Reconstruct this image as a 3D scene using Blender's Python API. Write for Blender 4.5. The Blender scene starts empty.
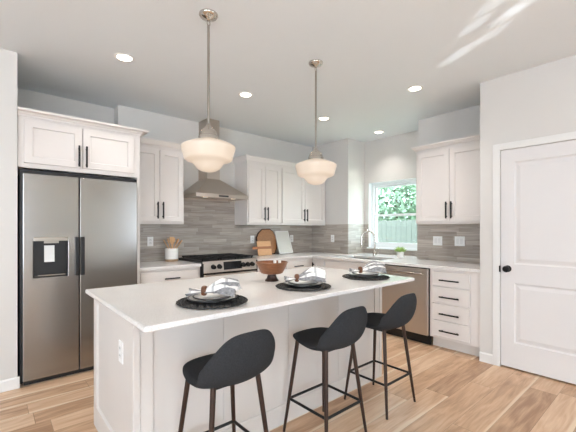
import bpy, bmesh, math, random
from mathutils import Vector, Matrix
random.seed(7)
PI = math.pi
sc = bpy.context.scene
COL = sc.collection

# ------------------------------------------------------------------ camera
CAM_H, YAW, FPX = 1.305, math.radians(49.075), 343.82
cd = bpy.data.cameras.new('camera'); cam = bpy.data.objects.new('camera', cd); COL.objects.link(cam)
cam.location = (0, 0, CAM_H); cam.rotation_euler = (PI/2, 0, YAW - PI/2)
cd.sensor_fit = 'HORIZONTAL'; cd.sensor_width = 36; cd.lens = 36*FPX/576
cd.shift_y = 12.6/576; cd.clip_start = .05; cd.clip_end = 200
sc.camera = cam

# ------------------------------------------------------------------ world, lights, exposure
sc.view_settings.view_transform = 'Standard'; sc.view_settings.look = 'None'
sc.view_settings.gamma = 1; sc.view_settings.use_curve_mapping = False
sc.view_settings.exposure = 0.10
w = bpy.data.worlds.new('daylight'); sc.world = w; w.use_nodes = True
bg = w.node_tree.nodes['Background']; bg.inputs[0].default_value = (.76, .87, 1, 1); bg.inputs[1].default_value = 8.5

def area(name, loc, direction, sx, sy, watts, col):
    l = bpy.data.lights.new(name, 'AREA'); l.shape = 'RECTANGLE'; l.size = sx; l.size_y = sy
    l.energy = watts; l.color = col
    o = bpy.data.objects.new(name, l); COL.objects.link(o); o.location = loc
    o.rotation_euler = Vector(direction).to_track_quat('-Z', 'Y').to_euler()
    return o
# daylight entering by the rear and side windows of the living space behind the camera
area('daylight_rear_window', (-1.9, -4.92, 1.45), (0, 1, .6), 3.2, 1.9, 30, (.70, .84, 1))
area('daylight_side_window', (-3.92, -.9, 1.45), (1, 0, .6), 3.0, 1.9, 22, (.70, .84, 1))
area('added_fill_right', (3.60, -3.2, 1.4), (-1, .0, .7), 2.2, 2.0, 8, (.70, .84, 1))  # added fill from an unseen opening, lights the island front and left wall
# low sun through the rear windows onto the floor of the living space
sl = bpy.data.lights.new('sun', 'SUN'); sl.energy = 38; sl.color = (.80, .88, 1); sl.angle = .01
so_ = bpy.data.objects.new('sun', sl); COL.objects.link(so_); so_.rotation_euler = Vector((-.15, 1, -1.05)).to_track_quat('-Z', 'Y').to_euler()

# sunlight glancing up off a glossy surface in the living space, in broken streaks on the ceiling
for tx, ty, deg in ((2.94, 1.28, .8), (2.89, 1.15, .65), (2.80, .92, .42), (2.59, .98, .6), (2.43, .80, .55), (2.64, .79, 1.0), (2.58, .67, 1.1)):
    src = Vector((.3, -3.8, .9)); tg = Vector((tx, ty, 2.743))
    l = bpy.data.lights.new('sun_glint', 'SPOT'); l.energy = 800; l.color = (.9, .97, 1); l.spot_size = math.radians(deg); l.spot_blend = .04; l.shadow_soft_size = 0
    o = bpy.data.objects.new('sun_glint', l); COL.objects.link(o); o.location = src; o.rotation_euler = (tg-src).to_track_quat('-Z', 'Y').to_euler()

# ------------------------------------------------------------------ materials
def lin(c):
    return tuple(((v/255)/12.92 if v/255 <= .04045 else ((v/255+.055)/1.055)**2.4) for v in c) + (1,)
def base_mat(name):
    m = bpy.data.materials.new(name); m.use_nodes = True
    nt = m.node_tree; b = nt.nodes['Principled BSDF']
    return m, nt, b
def N(nt, t, **kw):
    n = nt.nodes.new(t)
    for k, v in kw.items(): setattr(n, k, v)
    return n
def mat(name, col, rough=.5, metal=0, noise=(20, .06), bump=None, stretch=(1, 1, 1), emit=None, **inp):
    m, nt, b = base_mat(name)
    tc = N(nt, 'ShaderNodeTexCoord'); mp = N(nt, 'ShaderNodeMapping'); mp.inputs['Scale'].default_value = stretch
    nt.links.new(tc.outputs['Object'], mp.inputs[0])
    nz = N(nt, 'ShaderNodeTexNoise'); nz.inputs['Scale'].default_value = noise[0]; nz.inputs['Detail'].default_value = 4
    nt.links.new(mp.outputs[0], nz.inputs['Vector'])
    c = lin(col); a = noise[1]
    mx = N(nt, 'ShaderNodeMix', data_type='RGBA')
    mx.inputs[6].default_value = tuple(x*(1-a) for x in c[:3]) + (1,)
    mx.inputs[7].default_value = tuple(min(1, x*(1+a)) for x in c[:3]) + (1,)
    nt.links.new(nz.outputs['Fac'], mx.inputs[0]); nt.links.new(mx.outputs[2], b.inputs['Base Color'])
    b.inputs['Roughness'].default_value = rough; b.inputs['Metallic'].default_value = metal
    if bump:
        n2 = N(nt, 'ShaderNodeTexNoise'); n2.inputs['Scale'].default_value = bump[0]; n2.inputs['Detail'].default_value = 3
        nt.links.new(mp.outputs[0], n2.inputs['Vector'])
        bp = N(nt, 'ShaderNodeBump'); bp.inputs['Strength'].default_value = bump[1]; bp.inputs['Distance'].default_value = .002
        nt.links.new(n2.outputs['Fac'], bp.inputs['Height']); nt.links.new(bp.outputs[0], b.inputs['Normal'])
    if emit:
        b.inputs['Emission Color'].default_value = lin(emit[0]); b.inputs['Emission Strength'].default_value = emit[1]
    for k, v in inp.items(): b.inputs[k.replace('_', ' ')].default_value = v
    return m

M = {}
M['wall'] = mat('wall_paint', (214, 211, 206), .7, noise=(3, .015), bump=(180, .08))
M['ceiling'] = mat('ceiling_paint', (230, 234, 236), .85, noise=(2, .015), bump=(120, .12))
M['trim'] = mat('trim_paint', (228, 227, 224), .4, noise=(4, .01))
M['door'] = mat('door_paint', (224, 221, 219), .42, noise=(4, .01))
M['cab'] = mat('cabinet_paint', (222, 216, 211), .42, noise=(5, .015))
M['island'] = mat('island_paint', (212, 206, 200), .45, noise=(5, .015))
M['black'] = mat('black_metal', (15, 14, 14), .5, .2, noise=(30, .1))
M['blackplastic'] = mat('black_plastic', (12, 12, 13), .42, noise=(30, .08))
M['iron'] = mat('cast_iron', (18, 17, 17), .6, .2, noise=(60, .15), bump=(200, .2))
M['darkglass'] = mat('dark_glass', (12, 12, 13), .08, noise=(3, .05))
M['steel'] = mat('brushed_steel', (158, 156, 153), .24, 1, noise=(60, .05), stretch=(.3, 1, 14), bump=None)
M['steel2'] = mat('appliance_steel', (196, 188, 180), .34, 1, noise=(60, .06), stretch=(1, .3, 14))
M['hood'] = mat('hood_steel', (194, 184, 174), .36, 1, noise=(50, .06), stretch=(14, 14, .5))
M['chrome'] = mat('polished_nickel', (196, 190, 182), .12, 1, noise=(10, .03))
M['nickel'] = mat('brushed_nickel', (170, 164, 156), .28, 1, noise=(40, .05))
M['plate'] = mat('white_plastic', (240, 240, 238), .35, noise=(8, .01))
M['slot'] = mat('slot_grey', (228, 228, 226), .4, noise=(8, .02))
M['vinyl'] = mat('white_vinyl', (240, 243, 244), .35, noise=(6, .01))
M['fabric'] = mat('charcoal_fabric', (50, 51, 53), .95, noise=(170, .5), bump=(420, .5), Specular_IOR_Level=.15)
M['leg'] = mat('bronze_metal', (58, 42, 34), .42, .5, noise=(25, .12))
M['ceramic'] = mat('white_ceramic', (236, 234, 230), .25, noise=(9, .015))
M['stoneware'] = mat('tan_stoneware', (176, 146, 116), .6, noise=(60, .12))
M['charger'] = mat('black_ceramic', (24, 24, 26), .3, noise=(12, .08))
M['mat'] = mat('black_woven', (34, 32, 31), .62, noise=(160, .5), bump=(240, .7))
M['maple'] = mat('maple', (214, 168, 122), .5, noise=(7, .16), stretch=(1.2, 1, 14))
M['cherry'] = mat('cherry', (166, 112, 74), .5, noise=(7, .15), stretch=(1.2, 1, 14))
M['walnut'] = mat('slab_wood', (168, 120, 80), .5, noise=(9, .35), stretch=(3, 1, 8))
M['bark'] = mat('bark_edge', (62, 42, 30), .8, noise=(40, .3))
M['utensil'] = mat('beech_wood', (222, 178, 132), .5, noise=(12, .15), stretch=(4, 4, .6))
M['bowl'] = mat('acacia_wood', (124, 77, 46), .4, noise=(16, .6), stretch=(2, 2, 9))
M['bowlfoot'] = mat('dark_acacia', (54, 34, 26), .4, noise=(10, .25))
M['ring'] = mat('ring_wood', (104, 64, 38), .4, noise=(22, .2))
M['marble'] = mat('grey_marble', (218, 217, 208), .3, noise=(7, .07))
M['leaf'] = mat('leaf_green', (164, 196, 112), .5, noise=(30, .2))
M['soil'] = mat('soil', (62, 48, 38), .9, noise=(60, .3))
M['fence'] = mat('weathered_fence', (98, 100, 94), .8, noise=(3, .14), stretch=(4, 4, .5))
M['tree'] = mat('tree_leaf', (146, 168, 144), .75, noise=(1.5, .2))
M['trunk'] = mat('tree_bark', (104, 92, 78), .9, noise=(12, .3))
M['grass'] = mat('lawn', (110, 122, 98), .9, noise=(3, .25))
M['toe'] = mat('toe_kick_paint', (214, 208, 202), .55, noise=(5, .02))
M['can'] = mat('lit_lens', (255, 250, 240), .4, noise=(3, .01), emit=((255, 240, 218), 9))
M['hoodlamp'] = mat('hood_lamp_lens', (240, 236, 226), .3, noise=(3, .01), emit=((255, 236, 210), 1.2))
M['opal'] = mat('opal_glass', (186, 177, 166), .25, noise=(3, .01), emit=((255, 224, 190), .30))
M['display'] = mat('display_glass', (16, 17, 20), .1, noise=(3, .03))
M['sinksteel'] = mat('sink_steel', (150, 146, 140), .3, 1, noise=(40, .05))

def counter_mat():
    m, nt, b = base_mat('white_quartz')
    tc = N(nt, 'ShaderNodeTexCoord')
    n1 = N(nt, 'ShaderNodeTexNoise'); n1.inputs['Scale'].default_value = 140; n1.inputs['Detail'].default_value = 2
    n2 = N(nt, 'ShaderNodeTexNoise'); n2.inputs['Scale'].default_value = 3; n2.inputs['Detail'].default_value = 5
    for n in (n1, n2): nt.links.new(tc.outputs['Object'], n.inputs['Vector'])
    r = N(nt, 'ShaderNodeValToRGB'); r.color_ramp.elements[0].position = .36; r.color_ramp.elements[1].position = .5
    r.color_ramp.elements[0].color = lin((220, 215, 211)); r.color_ramp.elements[1].color = lin((234, 231, 228))
    nt.links.new(n1.outputs['Fac'], r.inputs[0])
    mx = N(nt, 'ShaderNodeMix', data_type='RGBA', blend_type='MULTIPLY'); mx.inputs[0].default_value = .12
    nt.links.new(r.outputs[0], mx.inputs[6]); nt.links.new(n2.outputs['Fac'], mx.inputs[7])
    nt.links.new(mx.outputs[2], b.inputs['Base Color']); b.inputs['Roughness'].default_value = .16
    return m
M['quartz'] = counter_mat()

def math_n(nt, op, a, b=None, c=None):
    n = N(nt, 'ShaderNodeMath', operation=op)
    for i, v in enumerate((a, b, c)):
        if v is None: continue
        if isinstance(v, (int, float)): n.inputs[i].default_value = v
        else: nt.links.new(v, n.inputs[i])
    return n.outputs[0]

def floor_mat():
    m, nt, b = base_mat('wood_plank_tile')
    tc = N(nt, 'ShaderNodeTexCoord'); sp = N(nt, 'ShaderNodeSeparateXYZ'); nt.links.new(tc.outputs['Object'], sp.inputs[0])
    X, Y = sp.outputs[0], sp.outputs[1]
    v = math_n(nt, 'DIVIDE', math_n(nt, 'SUBTRACT', Y, .650), .1825)
    row = math_n(nt, 'FLOOR', v); fy = math_n(nt, 'FRACT', v)
    wn = N(nt, 'ShaderNodeTexWhiteNoise', noise_dimensions='1D'); nt.links.new(row, wn.inputs['W'])
    u = math_n(nt, 'ADD', math_n(nt, 'DIVIDE', X, 1.22), math_n(nt, 'MULTIPLY', wn.outputs['Value'], 7.3))
    col = math_n(nt, 'FLOOR', u); fx = math_n(nt, 'FRACT', u)
    cb = N(nt, 'ShaderNodeCombineXYZ'); nt.links.new(row, cb.inputs[0]); nt.links.new(col, cb.inputs[1])
    w2 = N(nt, 'ShaderNodeTexWhiteNoise', noise_dimensions='2D'); nt.links.new(cb.outputs[0], w2.inputs['Vector'])
    rnd = w2.outputs['Value']
    off = math_n(nt, 'MULTIPLY', rnd, 37.0)
    def grain(sx, sy, detail, dist):
        c2 = N(nt, 'ShaderNodeCombineXYZ')
        nt.links.new(math_n(nt, 'MULTIPLY', math_n(nt, 'ADD', X, off), sx), c2.inputs[0])
        nt.links.new(math_n(nt, 'MULTIPLY', Y, sy), c2.inputs[1]); nt.links.new(off, c2.inputs[2])
        n = N(nt, 'ShaderNodeTexNoise'); n.inputs['Scale'].default_value = 1; n.inputs['Detail'].default_value = detail
        n.inputs['Distortion'].default_value = dist; nt.links.new(c2.outputs[0], n.inputs['Vector'])
        return n.outputs['Fac']
    g1 = grain(2.2, 15, 5, 1.0); g2 = grain(5, 90, 3, .3); g3 = grain(1.1, 5, 2, .6)
    t = math_n(nt, 'ADD', math_n(nt, 'MULTIPLY', g1, .62), math_n(nt, 'MULTIPLY', g2, .22))
    t = math_n(nt, 'ADD', t, math_n(nt, 'MULTIPLY', math_n(nt, 'SUBTRACT', rnd, .5), .26))
    r = N(nt, 'ShaderNodeValToRGB'); e = r.color_ramp.elements
    e[0].position = .2; e[0].color = lin((166, 128, 98)); e[1].position = .62; e[1].color = lin((230, 200, 169))
    k = e.new(.4); k.color = lin((206, 168, 134))
    nt.links.new(t, r.inputs[0])
    # pale sapwood streak that follows one edge of some planks
    edge = math_n(nt, 'ADD', fy, math_n(nt, 'MULTIPLY', math_n(nt, 'SUBTRACT', g3, .5), .35))
    st = N(nt, 'ShaderNodeMapRange', interpolation_type='SMOOTHSTEP'); nt.links.new(edge, st.inputs[0])
    st.inputs[1].default_value = .16; st.inputs[2].default_value = .08; st.inputs[3].default_value = 0; st.inputs[4].default_value = 1
    sel = math_n(nt, 'GREATER_THAN', math_n(nt, 'FRACT', math_n(nt, 'MULTIPLY', rnd, 13.7)), .38)
    sm = math_n(nt, 'MULTIPLY', math_n(nt, 'MULTIPLY', st.outputs[0], sel), .85)
    mx = N(nt, 'ShaderNodeMix', data_type='RGBA'); nt.links.new(sm, mx.inputs[0]); nt.links.new(r.outputs[0], mx.inputs[6])
    mx.inputs[7].default_value = lin((232, 210, 183))
    s1 = math_n(nt, 'LESS_THAN', fy, .014); s2 = math_n(nt, 'LESS_THAN', fx, .0028)
    seam = math_n(nt, 'MULTIPLY', math_n(nt, 'MAXIMUM', s1, s2), .55)
    m2 = N(nt, 'ShaderNodeMix', data_type='RGBA'); nt.links.new(seam, m2.inputs[0]); nt.links.new(mx.outputs[2], m2.inputs[6])
    m2.inputs[7].default_value = lin((112, 82, 60))
    nt.links.new(m2.outputs[2], b.inputs['Base Color']); b.inputs['Roughness'].default_value = .38
    bp = N(nt, 'ShaderNodeBump'); bp.inputs['Strength'].default_value = .15; bp.inputs['Distance'].default_value = .002
    nt.links.new(math_n(nt, 'SUBTRACT', g2, seam), bp.inputs['Height']); nt.links.new(bp.outputs[0], b.inputs['Normal'])
    return m
M['floor'] = floor_mat()

def splash_mat():
    m, nt, b = base_mat('linear_mosaic_tile')
    tc = N(nt, 'ShaderNodeTexCoord'); sp = N(nt, 'ShaderNodeSeparateXYZ'); nt.links.new(tc.outputs['Object'], sp.inputs[0])
    A = math_n(nt, 'SUBTRACT', sp.outputs[0], sp.outputs[1]); Z = sp.outputs[2]
    v = math_n(nt, 'DIVIDE', Z, .0505); row = math_n(nt, 'FLOOR', v); fy = math_n(nt, 'FRACT', v)
    wn = N(nt, 'ShaderNodeTexWhiteNoise', noise_dimensions='1D'); nt.links.new(row, wn.inputs['W'])
    u = math_n(nt, 'ADD', math_n(nt, 'DIVIDE', A, .36), math_n(nt, 'MULTIPLY', wn.outputs['Value'], 5.1))
    col = math_n(nt, 'FLOOR', u); fx = math_n(nt, 'FRACT', u)
    cb = N(nt, 'ShaderNodeCombineXYZ'); nt.links.new(row, cb.inputs[0]); nt.links.new(col, cb.inputs[1])
    w2 = N(nt, 'ShaderNodeTexWhiteNoise', noise_dimensions='2D'); nt.links.new(cb.outputs[0], w2.inputs['Vector'])
    rnd = w2.outputs['Value']
    c2 = N(nt, 'ShaderNodeCombineXYZ')
    nt.links.new(math_n(nt, 'MULTIPLY', A, 3.5), c2.inputs[0]); nt.links.new(math_n(nt, 'MULTIPLY', Z, 75), c2.inputs[1])
    nt.links.new(math_n(nt, 'MULTIPLY', rnd, 19), c2.inputs[2])
    n = N(nt, 'ShaderNodeTexNoise'); n.inputs['Scale'].default_value = 1; n.inputs['Detail'].default_value = 4
    nt.links.new(c2.outputs[0], n.inputs['Vector'])
    t = math_n(nt, 'ADD', math_n(nt, 'MULTIPLY', n.outputs['Fac'], .8), math_n(nt, 'MULTIPLY', math_n(nt, 'SUBTRACT', rnd, .5), .28))
    r = N(nt, 'ShaderNodeValToRGB'); e = r.color_ramp.elements
    e[0].position = .15; e[0].color = lin((146, 136, 127)); e[1].position = .75; e[1].color = lin((204, 196, 187))
    k = e.new(.42); k.color = lin((171, 162, 152))
    nt.links.new(t, r.inputs[0])
    seam = math_n(nt, 'MULTIPLY', math_n(nt, 'MAXIMUM', math_n(nt, 'LESS_THAN', fy, .05), math_n(nt, 'LESS_THAN', fx, .008)), .4)
    m2 = N(nt, 'ShaderNodeMix', data_type='RGBA'); nt.links.new(seam, m2.inputs[0]); nt.links.new(r.outputs[0], m2.inputs[6])
    m2.inputs[7].default_value = lin((128, 120, 113))
    nt.links.new(m2.outputs[2], b.inputs['Base Color']); b.inputs['Roughness'].default_value = .28
    bp = N(nt, 'ShaderNodeBump'); bp.inputs['Strength'].default_value = .25; bp.inputs['Distance'].default_value = .003
    nt.links.new(math_n(nt, 'SUBTRACT', n.outputs['Fac'], seam), bp.inputs['Height']); nt.links.new(bp.outputs[0], b.inputs['Normal'])
    return m
M['splash'] = splash_mat()

def napkin_mat():
    m, nt, b = base_mat('striped_linen')
    tc = N(nt, 'ShaderNodeTexCoord'); sp = N(nt, 'ShaderNodeSeparateXYZ'); nt.links.new(tc.outputs['UV'], sp.inputs[0])
    f = math_n(nt, 'FRACT', math_n(nt, 'MULTIPLY', sp.outputs[1], 4.0))
    s = math_n(nt, 'MULTIPLY', math_n(nt, 'LESS_THAN', f, .42), 1.0)
    f2 = math_n(nt, 'FRACT', math_n(nt, 'MULTIPLY', sp.outputs[0], 4.0))
    s2 = math_n(nt, 'MULTIPLY', math_n(nt, 'LESS_THAN', f2, .2), .55)
    n = N(nt, 'ShaderNodeTexNoise'); n.inputs['Scale'].default_value = 60; nt.links.new(tc.outputs['Object'], n.inputs['Vector'])
    k = math_n(nt, 'MULTIPLY', math_n(nt, 'MAXIMUM', s, s2), math_n(nt, 'ADD', math_n(nt, 'MULTIPLY', n.outputs['Fac'], .5), .5))
    mx = N(nt, 'ShaderNodeMix', data_type='RGBA'); nt.links.new(k, mx.inputs[0])
    mx.inputs[6].default_value = lin((236, 234, 230)); mx.inputs[7].default_value = lin((84, 83, 88))
    nt.links.new(mx.outputs[2], b.inputs['Base Color']); b.inputs['Roughness'].default_value = .9
    return m
M['napkin'] = napkin_mat()

def pane_mat():
    m, nt, b = base_mat('window_glass')
    nt.nodes.remove(b)
    tr = N(nt, 'ShaderNodeBsdfTransparent'); tr.inputs[0].default_value = (.93, .98, .95, 1)
    gl = N(nt, 'ShaderNodeBsdfGlossy'); gl.inputs['Roughness'].default_value = .02
    lw = N(nt, 'ShaderNodeLayerWeight'); lw.inputs[0].default_value = .5
    fac = math_n(nt, 'ADD', math_n(nt, 'MULTIPLY', math_n(nt, 'POWER', lw.outputs['Facing'], 5.0), .8), .04)
    mx = N(nt, 'ShaderNodeMixShader'); nt.links.new(fac, mx.inputs[0])
    nt.links.new(tr.outputs[0], mx.inputs[1]); nt.links.new(gl.outputs[0], mx.inputs[2])
    nt.links.new(mx.outputs[0], nt.nodes['Material Output'].inputs[0])
    return m
M['pane'] = pane_mat()

# ------------------------------------------------------------------ mesh helpers
def nb(): return bmesh.new()
def box(bm, x0, x1, y0, y1, z0, z1, bev=0):
    x0, x1 = sorted((x0, x1)); y0, y1 = sorted((y0, y1)); z0, z1 = sorted((z0, z1))
    v = [bm.verts.new(p) for p in ((x0,y0,z0),(x1,y0,z0),(x1,y1,z0),(x0,y1,z0),(x0,y0,z1),(x1,y0,z1),(x1,y1,z1),(x0,y1,z1))]
    fs = [bm.faces.new([v[i] for i in f]) for f in ((0,3,2,1),(4,5,6,7),(0,1,5,4),(1,2,6,5),(2,3,7,6),(3,0,4,7))]
    if bev:
        es = list({e for f in fs for e in f.edges})
        bmesh.ops.bevel(bm, geom=es, offset=bev, segments=2, profile=.5, affect='EDGES')
def lathe(bm, prof, cx=0, cy=0, seg=32, sx=1, sy=1, caps=True):
    rings = []
    for r, z in prof:
        if r < 1e-6: rings.append([bm.verts.new((cx, cy, z))])
        else: rings.append([bm.verts.new((cx + r*sx*math.cos(2*PI*i/seg), cy + r*sy*math.sin(2*PI*i/seg), z)) for i in range(seg)])
    for a, b in zip(rings, rings[1:]):
        for i in range(seg):
            j = (i+1) % seg
            if len(a) == 1 and len(b) == 1: continue
            if len(a) == 1: bm.faces.new((a[0], b[j], b[i]))
            elif len(b) == 1: bm.faces.new((a[i], a[j], b[0]))
            else: bm.faces.new((a[i], a[j], b[j], b[i]))
    for ring, flip in ((rings[0], 1), (rings[-1], 0)):
        if caps and len(ring) > 2: bm.faces.new(ring[::-1] if flip else ring)
def tube(bm, pts, r, seg=10, closed=False):
    pts = [Vector(p) for p in pts]; n = len(pts)
    rs = r if isinstance(r, (list, tuple)) else [r]*n
    up = Vector((0, 0, 1)); rings = []
    prev = None
    for i, p in enumerate(pts):
        if closed: t = pts[(i+1) % n] - pts[i-1]
        else: t = pts[min(i+1, n-1)] - pts[max(i-1, 0)]
        t.normalize()
        if prev is None:
            a = t.cross(up)
            if a.length < 1e-3: a = t.cross(Vector((1, 0, 0)))
        else: a = prev - t*prev.dot(t)
        a.normalize(); prev = a; b = t.cross(a)
        rings.append([bm.verts.new(p + rs[i]*(math.cos(2*PI*k/seg)*a + math.sin(2*PI*k/seg)*b)) for k in range(seg)])
    pairs = list(zip(rings, rings[1:])) + ([(rings[-1], rings[0])] if closed else [])
    for A, B in pairs:
        for k in range(seg):
            j = (k+1) % seg; bm.faces.new((A[k], A[j], B[j], B[k]))
    if not closed: bm.faces.new(rings[0][::-1]); bm.faces.new(rings[-1])
def prism(bm, poly, axis, a, b):
    """poly in the plane normal to axis ('x': (y,z), 'y': (x,z), 'z': (x,y)), pushed from a to b"""
    def P(p, t): return (t, p[0], p[1]) if axis == 'x' else (p[0], t, p[1]) if axis == 'y' else (p[0], p[1], t)
    A = [bm.verts.new(P(p, a)) for p in poly]; B = [bm.verts.new(P(p, b)) for p in poly]; n = len(poly)
    bm.faces.new(A[::-1]); bm.faces.new(B)
    for i in range(n): bm.faces.new((A[i], A[(i+1) % n], B[(i+1) % n], B[i]))
def slab_cells(bm, xs, ys, keep, z0, z1):
    """watertight slab made of the grid cells (i,j) in keep"""
    V = {}
    def v(i, j, z): return V.setdefault((i, j, z), None) or V.__setitem__((i, j, z), bm.verts.new((xs[i], ys[j], z))) or V[(i, j, z)]
    keep = set(keep)
    for i, j in keep:
        bm.faces.new((v(i,j,z1), v(i+1,j,z1), v(i+1,j+1,z1), v(i,j+1,z1)))
        bm.faces.new((v(i,j+1,z0), v(i+1,j+1,z0), v(i+1,j,z0), v(i,j,z0)))
        for (di, dj), (a, b) in (((0,-1),((i,j),(i+1,j))), ((1,0),((i+1,j),(i+1,j+1))), ((0,1),((i+1,j+1),(i,j+1))), ((-1,0),((i,j+1),(i,j)))):
            if (i+di, j+dj) not in keep:
                bm.faces.new((v(*a,z0), v(*b,z0), v(*b,z1), v(*a,z1)))
def rim_panel(bm, x0, x1, z0, z1, y, th, fr, rec, bev=.0, slope=.004):
    """framed panel facing -y: outer slab, frame of width fr, field sunk by rec"""
    def R(a, yy): return [bm.verts.new(p) for p in ((x0+a,yy,z0+a),(x1-a,yy,z0+a),(x1-a,yy,z1-a),(x0+a,yy,z1-a))]
    back, e0, e1 = R(0, y+th), R(0, y+.002), R(.002, y)
    i0, i1 = R(fr, y), R(fr+slope, y+rec)
    bm.faces.new(back[::-1])
    for A, B in ((back, e0), (e0, e1), (e1, i0), (i0, i1)):
        for k in range(4): bm.faces.new((A[k], A[(k+1) % 4], B[(k+1) % 4], B[k]))
    bm.faces.new(i1)
def crown(bm, x0, x1, yf, yb, z, left=False, right=False, h=.083, out=.045):
    prof = [(0, z), (.008, z), (.008, z+.016), (.014, z+.02), (.024, z+.034), (out-.006, z+h-.022), (out, z+h-.016), (out, z+h), (0, z+h)]
    rows = []
    for o, zz in prof:
        xl = x0 - (o if left else 0); xr = x1 + (o if right else 0)
        rows.append([bm.verts.new(p) for p in ((xl, yb, zz), (xl, yf-o, zz), (xr, yf-o, zz), (xr, yb, zz))])
    for A, B in zip(rows, rows[1:]):
        for k in range(3): bm.faces.new((A[k], A[k+1], B[k+1], B[k]))
    for k in range(3): bm.faces.new((rows[-1][k], rows[-1][k+1], rows[0][k+1], rows[0][k]))
    bm.faces.new([r[0] for r in rows]); bm.faces.new([r[3] for r in rows][::-1])
def obj(name, bm, m, parent=None, smooth=False, bev=0, loc=None):
    bmesh.ops.remove_doubles(bm, verts=bm.verts, dist=1e-6)
    bmesh.ops.recalc_face_normals(bm, faces=bm.faces)
    me = bpy.data.meshes.new(name); bm.to_mesh(me); bm.free()
    me.materials.append(M[m] if isinstance(m, str) else m)
    o = bpy.data.objects.new(name, me); COL.objects.link(o)
    if parent: o.parent = parent
    if loc: o.location = loc
    if smooth:
        for p in me.polygons: p.use_smooth = True
        es = o.modifiers.new('split', 'EDGE_SPLIT'); es.split_angle = math.radians(40)
    if bev:
        b = o.modifiers.new('bevel', 'BEVEL'); b.width = bev; b.segments = 2; b.limit_method = 'ANGLE'
    return o
def tag(o, label, cat, group=None):
    o['label'] = label; o['category'] = cat
    if group: o['group'] = group
    return o
def thing(name, label, cat, loc=(0, 0, 0), rz=0, group=None):
    o = bpy.data.objects.new(name, None); COL.objects.link(o); o.empty_display_size = .1
    o.location = loc; o.rotation_euler = (0, 0, rz)
    return tag(o, label, cat, group)
def struct(name, bm, m, **k):
    o = obj(name, bm, m, **k)
    if not k.get('parent'): o['kind'] = 'structure'
    return o
def dup(root, loc, label):
    r = root.copy(); COL.objects.link(r); r.location = loc; r['label'] = label
    for ch in list(root.children):
        c = ch.copy(); COL.objects.link(c); c.parent = r
        for g in list(ch.children):
            d = g.copy(); COL.objects.link(d); d.parent = c
    return r

# ------------------------------------------------------------------ the setting
H = 2.743; CT = .90                     # ceiling, worktop height
YB, XR, XN = 4.31, 4.30, 4.73           # back wall, right wall, window niche wall
NY0, NY1 = 2.32, 3.50                   # niche
XP, PY = 3.66, 1.325                    # pantry wall face and its far corner
UB = 1.358                              # underside of the wall cabinets

b = nb(); box(b, -4.1, 5.1, -5.1, 4.7, -.1, 0); struct('floor', b, 'floor')
b = nb(); box(b, -4.1, 5.1, -5.1, 4.7, H, H+.1); struct('ceiling', b, 'ceiling')
b = nb(); box(b, 1.125, 5.1, YB, 4.7, 0, H); box(b, .05, 1.125, 4.47, 4.7, 0, H); wb = struct('wall_back', b, 'wall')
b = nb(); box(b, -4.1, .170, 3.575, 4.7, 0, H); struct('wall_left', b, 'wall')
WY0, WY1, WZ0, WZ1 = 2.392, 3.418, 1.0, 2.052
b = nb()
box(b, XR, 5.1, NY1, YB, 0, H)                      # wall between corner and niche
box(b, XR, 5.1, PY, NY0, 0, H)                      # wall behind the right cabinet
wr = struct('wall_right', b, 'wall')
b = nb()
xs = [NY0, WY0, WY1, NY1]; zs = [0, WZ0, WZ1, H]
for i in range(3):
    for j in range(3):
        if (i, j) != (1, 1): box(b, XN, 4.92, xs[i], xs[i+1], zs[j], zs[j+1])
bmesh.ops.remove_doubles(b, verts=b.verts, dist=1e-5)
ww = struct('wall_window', b, 'wall')
DY0, DY1, DH = .335, 1.145, 2.045                   # door opening
b = nb()
box(b, XP, 5.1, DY1, PY, 0, H); box(b, XP, 3.80, DY0, DY1, DH, H); box(b, XP, 3.80, -2.1, DY0, 0, H); box(b, XP, 3.80, -5.1, -4.3, 0, H); box(b, XP, 3.80, -4.3, -2.1, 0, .4); box(b, XP, 3.80, -4.3, -2.1, 2.4, H)
struct('wall_pantry', b, 'wall')
b = nb(); box(b, 5.0, 5.1, -.7, PY, 0, H); box(b, 3.8, 5.0, -.7, -.6, 0, H); struct('wall_leak_block', b, 'wall')  # unseen walls added behind the door to stop light leaking under it
# the living space behind the camera, with its window openings
b = nb()
for x0, x1, z0, z1 in ((-4.1, -3.5, 0, H), (-3.5, -.3, 0, .5), (-3.5, -.3, 2.4, H), (-.3, 3.66, 0, H)):
    box(b, x0, x1, -5.1, -4.95, z0, z1)
struct('wall_rear', b, 'wall')
b = nb()
for y0, y1, z0, z1 in ((-5.1, -2.4, 0, H), (-2.4, .6, 0, .5), (-2.4, .6, 2.4, H), (.6, 3.58, 0, H)):
    box(b, -4.1, -3.95, y0, y1, z0, z1)
struct('wall_side', b, 'wall')

# backsplash tile, one sheet per wall
b = nb(); box(b, 1.14, XR, YB-.008, YB, CT, UB+.02); box(b, 1.777, 2.70, YB-.008, YB, UB+.02, 1.72)
obj('backsplash', b, 'splash', wb)
b = nb(); box(b, XR-.008, XR, NY1, YB-.008, CT, UB+.017); box(b, XR-.008, XN, NY1-.008, NY1, CT, UB+.017)
obj('backsplash', b, 'splash', wr)
b = nb(); box(b, XR-.008, XR, PY+.001, NY0, CT, UB+.017); box(b, XR-.008, XN, NY0, NY0+.008, CT, UB+.017)
obj('backsplash', b, 'splash', wr)
b = nb(); box(b, XN-.008, XN, NY0+.008, NY1-.008, CT, WZ0-.022)
box(b, XN-.008, XN, WY1, NY1-.008, WZ0-.022, UB+.017); box(b, XN-.008, XN, NY0+.008, WY0, WZ0-.022, UB+.017)
obj('backsplash', b, 'splash', ww)

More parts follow.
